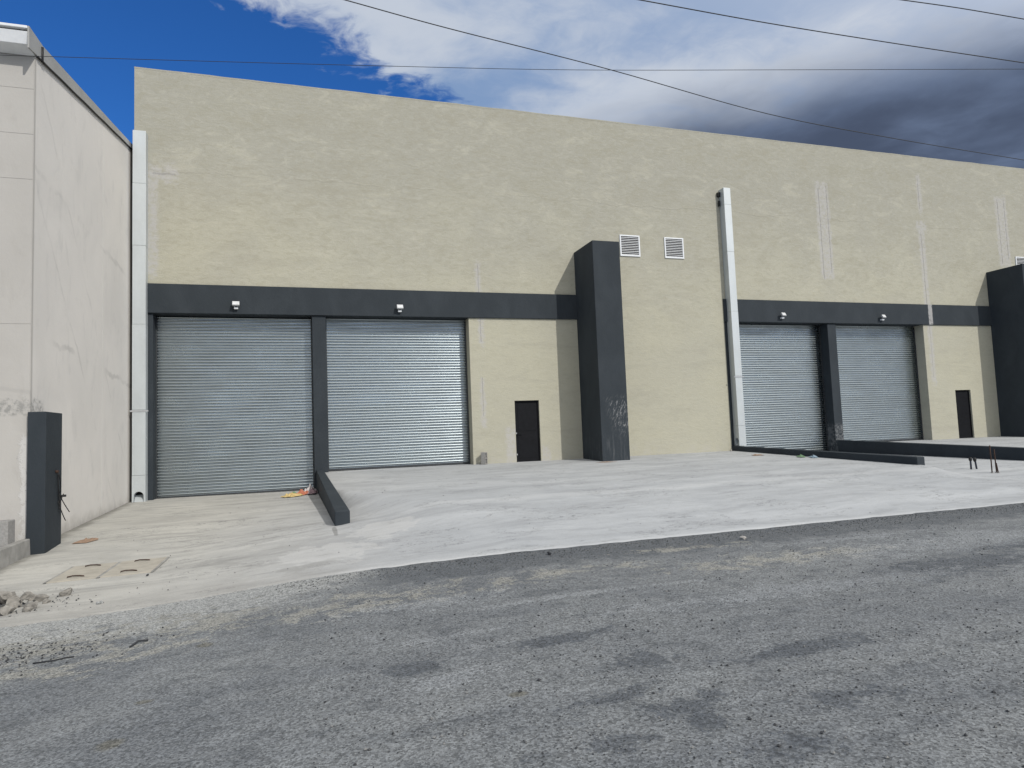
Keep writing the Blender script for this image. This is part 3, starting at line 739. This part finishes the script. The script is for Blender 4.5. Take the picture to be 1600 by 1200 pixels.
mb = MB().hexa([(-16, NY-.1, top_z(NY)+.12), (NX+.0, NY-.1, top_z(NY)+.12), (NX+.0, 16, top_z(16)+.02), (-16, 16, top_z(16)+.02),
                (-16, NY-.1, top_z(NY)+.17), (NX+.0, NY-.1, top_z(NY)+.17), (NX+.0, 16, top_z(16)+.07), (-16, 16, top_z(16)+.07)])
rf = build(mb, 'roof', M['flash'], nb)
yk = [NY-.37, -6.95, -2.2, .6, 4, 16]
for ya, yb in zip(yk, yk[1:]):
    def up_(y): return top_z(y)+pl(y, [(-7.62, .385), (-6.9, .27), (0, .12), (16, .06)])
    def dn_(y): return top_z(y)-.015
    build(MB().hexa([(NX+.006, ya, dn_(ya)), (NX+.035, ya, dn_(ya)), (NX+.035, yb-.006, dn_(yb)), (NX+.006, yb-.006, dn_(yb)),
                     (NX+.004, ya, up_(ya)), (NX+.03, ya, up_(ya)), (NX+.03, yb-.006, up_(yb)), (NX+.004, yb-.006, up_(yb))]), 'barge_flashing', M['flash'], nb)
gt = build(MB().hexa([(-16, NY-.30, 8.86), (NX+.002, NY-.30, 8.86), (NX+.002, NY-.01, 8.80), (-16, NY-.01, 8.80),
                      (-16, NY-.36, 9.07), (NX+.002, NY-.36, 9.07), (NX+.002, NY-.01, 9.07), (-16, NY-.01, 9.07)]), 'gutter', M['white'], nb, .006)
build(MB().box(-16, NX+.001, NY-.30, NY-.1, 9.072, 9.115), 'gutter_dark_band', M['rail'], nb)  # dark box closing the band between gutter and eaves trim
build(MB().box(-16, NX+.002, NY-.385, NY-.12, 9.116, 9.165), 'eaves_trim', M['white'], nb, .006)
build(MB().tube([(NX+.045, -7.02, 9.12), (NX+.045, -7.02, 8.86), (NX+.04, -6.9, 8.87)], .022, 8), 'cable_end', M['black'], nb)
pts = [(NX+.03, y, top_z(y)-.03+.004*math.sin(y*4)) for y in frange(-7.2, 1.5, .3)]
build(MB().tube(pts, .02, 6), 'sealant_bead', M['black'], nb)

# ------------------------------------------------------------------ service pillar by the neighbour's corner
pi_ = tag(empty('service_pillar', (-4.42, -6.9, -.2)), 'charcoal service pillar with dangling wires at the neighbour corner', 'pillar', kind='thing')
build(MB().box(-4.56, -4.28, -7.34, -6.50, -.6, 2.28), 'pillar_body', M['dark'], pi_, .012)
build(MB().tube([(-4.30, -6.83, 1.20), (-4.235, -6.83, 1.20)], .028, 10), 'conduit_stub', M['rust'], pi_)
build(MB().tube([(-4.30, -6.56, .74), (-4.20, -6.52, .74)], .022, 10), 'conduit_stub', M['black'], pi_)
for (a, b, c_) in (((-4.24, -6.83, 1.19), (-4.20, -6.72, .95), (-4.26, -6.66, .80)), ((-4.24, -6.83, 1.19), (-4.25, -6.80, .95), (-4.25, -6.70, .60)),
                   ((-4.25, -6.75, .80), (-4.22, -6.62, .62), (-4.21, -6.30, .42)), ((-4.26, -6.74, .66), (-4.23, -6.68, .45), (-4.22, -6.48, .28)),
                   ((-4.22, -6.6, .78), (-4.25, -6.68, .66), (-4.25, -6.72, .50))):
    a, b, c_ = map(Vector, (a, b, c_))
    pts = [a*(1-t)**2+b*2*t*(1-t)+c_*t*t for t in [i/8 for i in range(9)]]
    build(MB().tube(pts, .009, 6), 'loose_wire', M['black'], pi_)

# ------------------------------------------------------------------ ramp walls
def ramp_wall(x0a, x1a, x0b, x1b, yb, za, zb, label, cat='wall'):
    ns = 6; mb = MB(); prev = None
    for i in range(ns+1):
        t = i/ns; y = .02+(yb-.02)*t; xa = x0a+(x0b-x0a)*t; xb = x1a+(x1b-x1a)*t; z = za+(zb-za)*t
        cur = [(xa, y, -.6), (xa, y, z), (xb, y, z), (xb, y, -.6)]
        if prev:
            for a in range(3): mb.quad(prev[a], prev[a+1], cur[a+1], cur[a])
        else: mb.quad(*cur[::-1])
        prev = cur
    mb.quad(*prev)
    me = mb.mesh('ramp_wall')
    bm = bmesh.new(); bm.from_mesh(me); bmesh.ops.remove_doubles(bm, verts=bm.verts, dist=1e-4); bmesh.ops.recalc_face_normals(bm, faces=bm.faces); bm.to_mesh(me); bm.free()
    o = link('ramp_wall', me, M['dark'], None, .018)
    return tag(o, label, cat, 'charcoal retaining walls of the ramps', 'thing')
ramp_wall(.415, .62, .555, .825, -8.4, .69, .295, 'short charcoal ramp wall between the first and second shutters')
ramp_wall(15.08, 15.34, 15.08, 15.34, -7.72, .775, .55, 'low charcoal ramp wall starting under the mid downpipe')
ramp_wall(19.84, 20.1, 19.84, 20.1, -7.2, .80, .56, 'charcoal ramp wall between the third and fourth shutters')

# ------------------------------------------------------------------ small things on the ground
def cinder(name, c, sx, sy, sz, axis, label):
    # hollow block: outer shell with two square cores open along `axis` ('x' or 'y')
    mb = MB(); w_ = sx if axis == 'y' else sy; d_ = sy if axis == 'y' else sx
    t = .032
    def put(a0, a1, z0, z1):
        if axis == 'y': mb.box(c[0]+a0, c[0]+a1, c[1]-d_/2, c[1]+d_/2, c[2]+z0, c[2]+z1)
        else: mb.box(c[0]-d_/2, c[0]+d_/2, c[1]+a0, c[1]+a1, c[2]+z0, c[2]+z1)
    put(-w_/2, -w_/2+t, 0, sz); put(w_/2-t, w_/2, 0, sz)
    for z in (0, sz/2-t/2, sz-t): put(-w_/2+t, w_/2-t, z, z+t)
    return tag(build(mb, name, M['block'], None, .004), label, 'cinder block')
c = cinder('cinder_block', (0, 0, 0), .15, .19, .39, 'x', 'hollow cinder block standing on end beside the second shutter')
c.location = (5.60, -.19, H(5.6, -.2)); c.rotation_euler = (0, 0, R(-38))
tag(build(MB().box(-5.05, -4.62, -7.92, -7.62, .056, .46), 'concrete_block', M['block'], None, .012), 'solid grey concrete block on the pavement by the neighbour', 'concrete block')

# inspection covers with lifting handles
def cover(x0, x1, y0, y1, label):
    z = max(H(x0, y0), H(x1, y1), H(x0, y1), H(x1, y0))+.006
    zz_ = lambda x, y: H(x, y)+.016
    e = tag(empty('inspection_cover', ((x0+x1)/2, (y0+y1)/2, z)), label, 'cover', 'cement inspection covers on the ramp')
    g = .022
    build(MB().hexa([(x0+g, y0+g, -.5), (x1-g, y0+g, -.5), (x1-g, y1-g, -.5), (x0+g, y1-g, -.5),
                     (x0+g, y0+g, zz_(x0, y0)), (x1-g, y0+g, zz_(x1, y0)), (x1-g, y1-g, zz_(x1, y1)), (x0+g, y1-g, zz_(x0, y1))]), 'slab', M['slab'], e, .008)
    mb = MB()
    for (a, b, c_, d_) in ((x0-.015, x0+g, y0, y1), (x1-g, x1+.015, y0, y1)):
        mb.quad(*[(q[0], q[1], H(*q)+.011) for q in ((a, c_), (b, c_), (b, d_), (a, d_))])
    build(mb, 'slab_joint', M['kerb'], e)
    for yy in (y0+.2, y1-.2):
        xc = (x0+x1)/2; zb = zz_(xc, yy)
        build(MB().tube([(xc-.11, yy, zb-.012), (xc-.10, yy+.004, zb+.012), (xc-.04, yy+.012, zb+.02), (xc+.05, yy+.004, zb+.017), (xc+.10, yy-.004, zb+.010), (xc+.11, yy, zb-.012)], .0095, 6), 'lifting_handle', M['rust'], e)
cover(-3.36, -2.72, -10.3, -9.08, 'tan inspection cover nearer the rubble heap')
cover(-2.72, -2.04, -10.3, -9.05, 'tan inspection cover farther from the rubble heap')

def chunk(name, c, r, m, seed, squash=.7, parent=None, sub=2):
    bm = bmesh.new(); bmesh.ops.create_icosphere(bm, subdivisions=sub, radius=1)
    rn = random.Random(seed); s = Vector((rn.uniform(.75, 1.3), rn.uniform(.75, 1.3), squash*rn.uniform(.8, 1.15)))
    o_ = Vector((seed*3.7, seed*1.3, 0)); ca, sa = math.cos(seed), math.sin(seed)
    planes = [Vector((rn.uniform(-1, 1), rn.uniform(-1, 1), rn.uniform(-.3, 1))).normalized() for _ in range(7)]
    for v_ in bm.verts:
        p = v_.co.copy()
        for q in planes:
            d_ = p.dot(q)
            if d_ > .5: p -= q*(d_-.5)
        p *= 1+.35*mnoise.noise(p*1.8+o_)+.22*mnoise.noise(p*5+o_)
        p = Vector((p.x*s.x, p.y*s.y, p.z*s.z))*r
        v_.co = Vector((p.x*ca-p.y*sa, p.x*sa+p.y*ca, p.z)) + Vector(c)
    me = bpy.data.meshes.new(name); bm.to_mesh(me); bm.free()
    return link(name, me, m, parent)
rn = random.Random(5)
heap = [(-3.75, -11.5, .18), (-3.5, -11.75, .15), (-3.45, -11.3, .15), (-3.25, -11.6, .14), (-3.2, -11.95, .12), (-3.62, -12.0, .14), (-3.05, -11.45, .11), (-3.38, -11.55, .13), (-3.0, -11.8, .10), (-3.9, -11.95, .16),
        (-3.55, -11.5, .14), (-3.15, -11.3, .09), (-2.93, -11.6, .07), (-3.3, -12.15, .09), (-3.7, -11.75, .14), (-4.0, -11.6, .16), (-3.4, -11.85, .11), (-3.1, -11.65, .09), (-3.6, -11.3, .11), (-3.3, -11.42, .10), (-2.98, -11.95, .06), (-3.5, -12.1, .08), (-3.82, -11.2, .12)]
for i, (x, y, r_) in enumerate(heap):
    z = H(x, y)+r_*.30+(.10 if i in (7, 10, 14, 16, 17) else 0)
    tag(chunk('rubble_chunk', (x, y, z), r_*.95, M['rubble'], i+1), 'jagged chunk of broken mortar in the heap by the ramp corner', 'rubble', 'chunks of the mortar heap')
tag(chunk('rubble_chunk', (-2.80, -11.28, H(-2.8, -11.28)+.04), .10, M['rubble'], 31), 'separate mortar chunk lying just beside the heap', 'rubble')
tag(chunk('stone', (-2.26, -12.05, H(-2.26, -12.05)+.015), .045, M['asph'], 44), 'dark stone on the dusty ramp below the inspection covers', 'stone')
tag(chunk('stone', (-2.05, -10.55, H(-2.05, -10.55)+.02), .028, M['wire'], 45), 'small black stone next to the inspection covers', 'stone')
tag(chunk('stone', (5.78, -13.08, road_z(5.78)+.03), .055, M['stone'], 46), 'pale round stone on the road near the apron edge', 'stone')
tag(chunk('stone', (3.05, -12.75, road_z(3)+.02), .04, M['wire'], 47), 'dark stone on the road beside the apron edge', 'stone')
tag(chunk('stone', (14.90, -.18, H(14.9, -.2)+.03), .06, M['stone'], 48), 'pale stone at the wall foot beside the mid downpipe', 'stone')

def crumple(name, pts, m, seed, label, cat, h=.06, group=None):
    # crumpled sheet following an outline, with real thickness
    bm = bmesh.new(); cx = sum(p[0] for p in pts)/len(pts); cy = sum(p[1] for p in pts)/len(pts)
    rings = 6; vs = []
    dense = []
    for a, b in zip(pts, pts[1:]+pts[:1]):
        for t in (0, .25, .5, .75): dense.append((a[0]+(b[0]-a[0])*t, a[1]+(b[1]-a[1])*t))
    c0 = bm.verts.new((cx, cy, H(cx, cy)+h))
    prev = None
    for k_ in range(1, rings+1):
        f = k_/rings; cur = []
        for (px, py) in dense:
            x = cx+(px-cx)*f; y = cy+(py-cy)*f
            q = mnoise.noise(Vector((x*11+seed, y*11, seed)))+.6*mnoise.noise(Vector((x*25, y*25+seed, 2)))
            z = H(x, y)+.008+h*max(.03, (.55+.75*q))*(1-.75*f*f)
            cur.append(bm.verts.new((x+.02*q*f, y+.02*q*f, z)))
        m_ = len(cur)
        for i in range(m_):
            if prev is None: bm.faces.new((c0, cur[i], cur[(i+1) % m_]))
            else: bm.faces.new((prev[i], cur[i], cur[(i+1) % m_], prev[(i+1) % m_]))
        prev = cur
    me = bpy.data.meshes.new(name); bm.to_mesh(me); bm.free()
    o = link(name, me, m); so = o.modifiers.new('thickness', 'SOLIDIFY'); so.thickness = .004
    return tag(o, label, cat, group)
crumple('cardboard_scrap', [(-4.05, -6.72), (-3.80, -6.75), (-3.66, -6.55), (-3.72, -6.38), (-3.98, -6.45)], M['card'], 3, 'torn brown cardboard scrap beside the charcoal service pillar', 'cardboard', .05)
crumple('wrapper', [(-.58, -1.70), (-.30, -1.80), (.02, -1.55), (-.05, -1.2), (-.38, -1.35)], M['yellow'], 5, 'crumpled yellow wrapper on the ramp by the first shutter', 'litter', .12)
crumple('wrapper', [(-.20, -1.30), (.05, -1.42), (.22, -1.15), (.08, -.85), (-.12, -.98)], M['orange'], 7, 'crumpled orange red wrapper between yellow wrapper and mauve rag', 'litter', .16)
crumple('wrapper', [(-.42, -1.15), (-.22, -1.22), (-.12, -1.0), (-.30, -.92)], M['green'], 9, 'small green wrapper behind the yellow wrapper', 'litter', .10)
crumple('plastic_bag', [(.05, -.85), (.30, -.95), (.42, -.6), (.25, -.35), (.02, -.5)], M['pale'], 11, 'pale crumpled plastic bag against the first ramp wall', 'litter', .26)
crumple('rag', [(.12, -1.35), (.34, -1.42), (.45, -1.0), (.32, -.85), (.18, -1.0)], M['mauve'], 13, 'mauve rag lying against the foot of the ramp wall', 'litter', .18)
crumple('wrapper', [(14.05, -2.6), (14.4, -2.65), (14.5, -2.35), (14.15, -2.3)], M['card'], 15, 'flat brown paper scrap on the apron near the mid ramp wall', 'litter', .04)
crumple('wrapper', [(14.55, -4.05), (14.72, -4.15), (14.84, -3.95), (14.65, -3.8)], M['green'], 17, 'small green wrapper beside the low mid ramp wall', 'litter', .10)
crumple('wrapper', [(14.70, -4.45), (14.90, -4.5), (15.0, -4.2), (14.80, -4.15)], M['blue'], 19, 'small pale blue wrapper beside the low mid ramp wall', 'litter', .10)
crumple('board_scrap', [(8.75, -1.85), (9.15, -1.98), (9.45, -1.92), (9.1, -1.78)], M['card'], 21, 'thin dark scrap of board at the foot of the splashed column', 'board', .015)
def stick(pts, r, label):
    pts = [(x, y, road_h(x, y)+dz) for x, y, dz in pts]
    tag(build(MB().tube(pts, r, 6), 'stick', M['wire']), label, 'stick')
stick([(-2.2, -14.22, .008), (-2.04, -14.24, .012), (-1.96, -14.20, .009), (-1.90, -14.21, .008)], .006, 'long thin dark stick lying on the dusty road')
stick([(-1.47, -14.21, .008), (-1.43, -14.09, .02), (-1.35, -14.10, .014)], .009, 'short bent dark twig lying on the road')

# stubs and rods standing in the sunk ramp
def stub(x, y, h, lean, r, m, label, cat, head=False):
    z = H(x, y)-.05
    tp = (x+lean, y, z+.05+h)
    e = tag(empty('conduit_stub' if head else 'steel_rod', (x, y, z+.05)), label, cat, 'stubs left standing on the sunk ramp')
    build(MB().tube([(x, y, z), (x+lean*.5, y, z+.03+h*.5), tp], r, 8), 'shaft', m, e)
    if head: build(MB().tube([(tp[0]-lean*.02, y, tp[2]-.10), (tp[0], y, tp[2]-.06), (tp[0], y, tp[2])], [r*1.1, r*1.9, r*1.6], 8), 'taped_end', M['black'], e)
    else: build(MB().tube([(x, y, z+.03), (x, y, z+.07)], r*2.1, 8), 'collar', M['block'], e)
stub(16.62, -7.95, .31, .0, .022, M['conduit'], 'upright short conduit stub with a taped end', 'conduit', True)
stub(16.82, -7.95, .29, -.05, .022, M['conduit'], 'leaning short conduit stub with a taped end', 'conduit', True)
stub(16.15, -8.85, .68, .0, .014, M['rust'], 'tallest thin steel rod standing on the sunk ramp', 'rod')
stub(16.30, -8.85, .58, -.02, .014, M['rust'], 'second tall steel rod with a short rod at its foot', 'rod')
stub(16.27, -8.92, .25, -.05, .014, M['rust'], 'short leaning steel rod at the foot of a taller one', 'rod')

# ------------------------------------------------------------------ overhead cables
def cable(pts, r, label):
    P_ = [Vector(p) for p in pts]
    a, b = P_[0], P_[-1]; da = (P_[1]-P_[0]); db = (P_[-1]-P_[-2])
    P_ = [a-da*3+Vector((0, 0, .15)), a-da]+P_+[b+db, b+db*3+Vector((0, 0, .25))]
    out = []
    for i in range(1, len(P_)-2):
        p0, p1, p2_, p3 = P_[i-1], P_[i], P_[i+1], P_[i+2]
        for k_ in range(8):
            t = k_/8
            out.append(.5*((2*p1)+(p2_-p0)*t+(2*p0-5*p1+4*p2_-p3)*t*t+(3*p1-p0-3*p2_+p3)*t**3))
    out.append(P_[-2])
    tag(build(MB().tube(out, r, 6), 'overhead_cable', M['wire']), label, 'cable', 'overhead cables along the street')
def toz(p, z): f = (z-ZE)/(9.6-ZE); return (p[0]*f, -D+(p[1]+D)*f, z)
cable([toz(p, 7.4) for p in ((0.9, -9.07), (2.89, -8.69), (6.66, -8.08), (11.72, -7.1), (16.49, -6.66), (22.07, -6.34))], .007, 'longest diagonal cable falling from sky top to the roof edge')
cable([toz(p, 7.2) for p in ((6.19, -10.42), (9.08, -10.41), (12.31, -10.48), (15.96, -10.6))], .007, 'middle cable crossing the grey clouds above the diagonal one')
cable([toz(p, 7.2) for p in ((11.16, -11.68), (12.53, -11.77), (14.2, -11.83))], .0065, 'short stretch of cable in the top sky corner')
cable([toz(p, 6.6) for p in ((-5.69, -5.63), (-2.06, -6.3), (1.83, -7.04), (5.97, -7.88), (11.0, -9.1), (16.25, -10.4))], .0036, 'thin level cable running across the blue sky and clouds')

# ------------------------------------------------------------------ loose chips on the road
mb = MB(); rn = random.Random(21)
def chip(x, y, z, r_):
    i = len(mb.v); a = rn.uniform(0, 6.28)
    for q in range(4): mb.v.append((x+r_*math.cos(a+q*1.57)*rn.uniform(.7, 1.2), y+r_*math.sin(a+q*1.57)*rn.uniform(.7, 1.2), z+r_*.2))
    mb.v.append((x+rn.uniform(-.3, .3)*r_, y, z+r_*rn.uniform(.7, 1.0))); mb.v.append((x, y, z-r_*.4))
    for q in range(4):
        mb.f.append((i+q, i+(q+1) % 4, i+4)); mb.sm.append(False); mb.f.append((i+(q+1) % 4, i+q, i+5)); mb.sm.append(False)
for _ in range(4200):
    y = -12.6-6.6*rn.random()**.8
    x = rn.uniform(-3.4, 3.2)*(.45+(y+19.5)/6)+1.6+(y+19.5)*.55
    chip(x, y, road_h(x, y)+.002, min(.022, rn.uniform(.003, .0065)*(1+1.6*rn.random()**6)))
for _ in range(2600):
    x = rn.uniform(-.3, 12); y = edge_y(x)-abs(rn.gauss(0, .35))-.02
    chip(x, y, road_h(x, y)+.003, rn.uniform(.004, .010))
for _ in range(500):
    x = rn.gauss(-2.6, .5); y = rn.gauss(-13.9, .25)
    chip(x, y, road_h(x, y)+.003, rn.uniform(.005, .014))
for _ in range(160):
    x = rn.gauss(-3.35, .33); y = max(-12.25, rn.gauss(-11.65, .24))
    chip(x, y, H(x, y)+.008, rn.uniform(.005, .018))
for _ in range(130):
    x = rn.uniform(-4, 9); y = rn.uniform(-12.2, -3)
    if rn.random() < .5: x = rn.gauss(-2.7, .8); y = rn.gauss(-11.4, .6)
    chip(x, max(-12.2, y), H(x, max(-12.2, y))+.008, rn.uniform(.004, .012))
tag(build(mb, 'gravel', M['pebble']), 'loose stone chips scattered over the road and apron edge', 'gravel', kind='stuff')
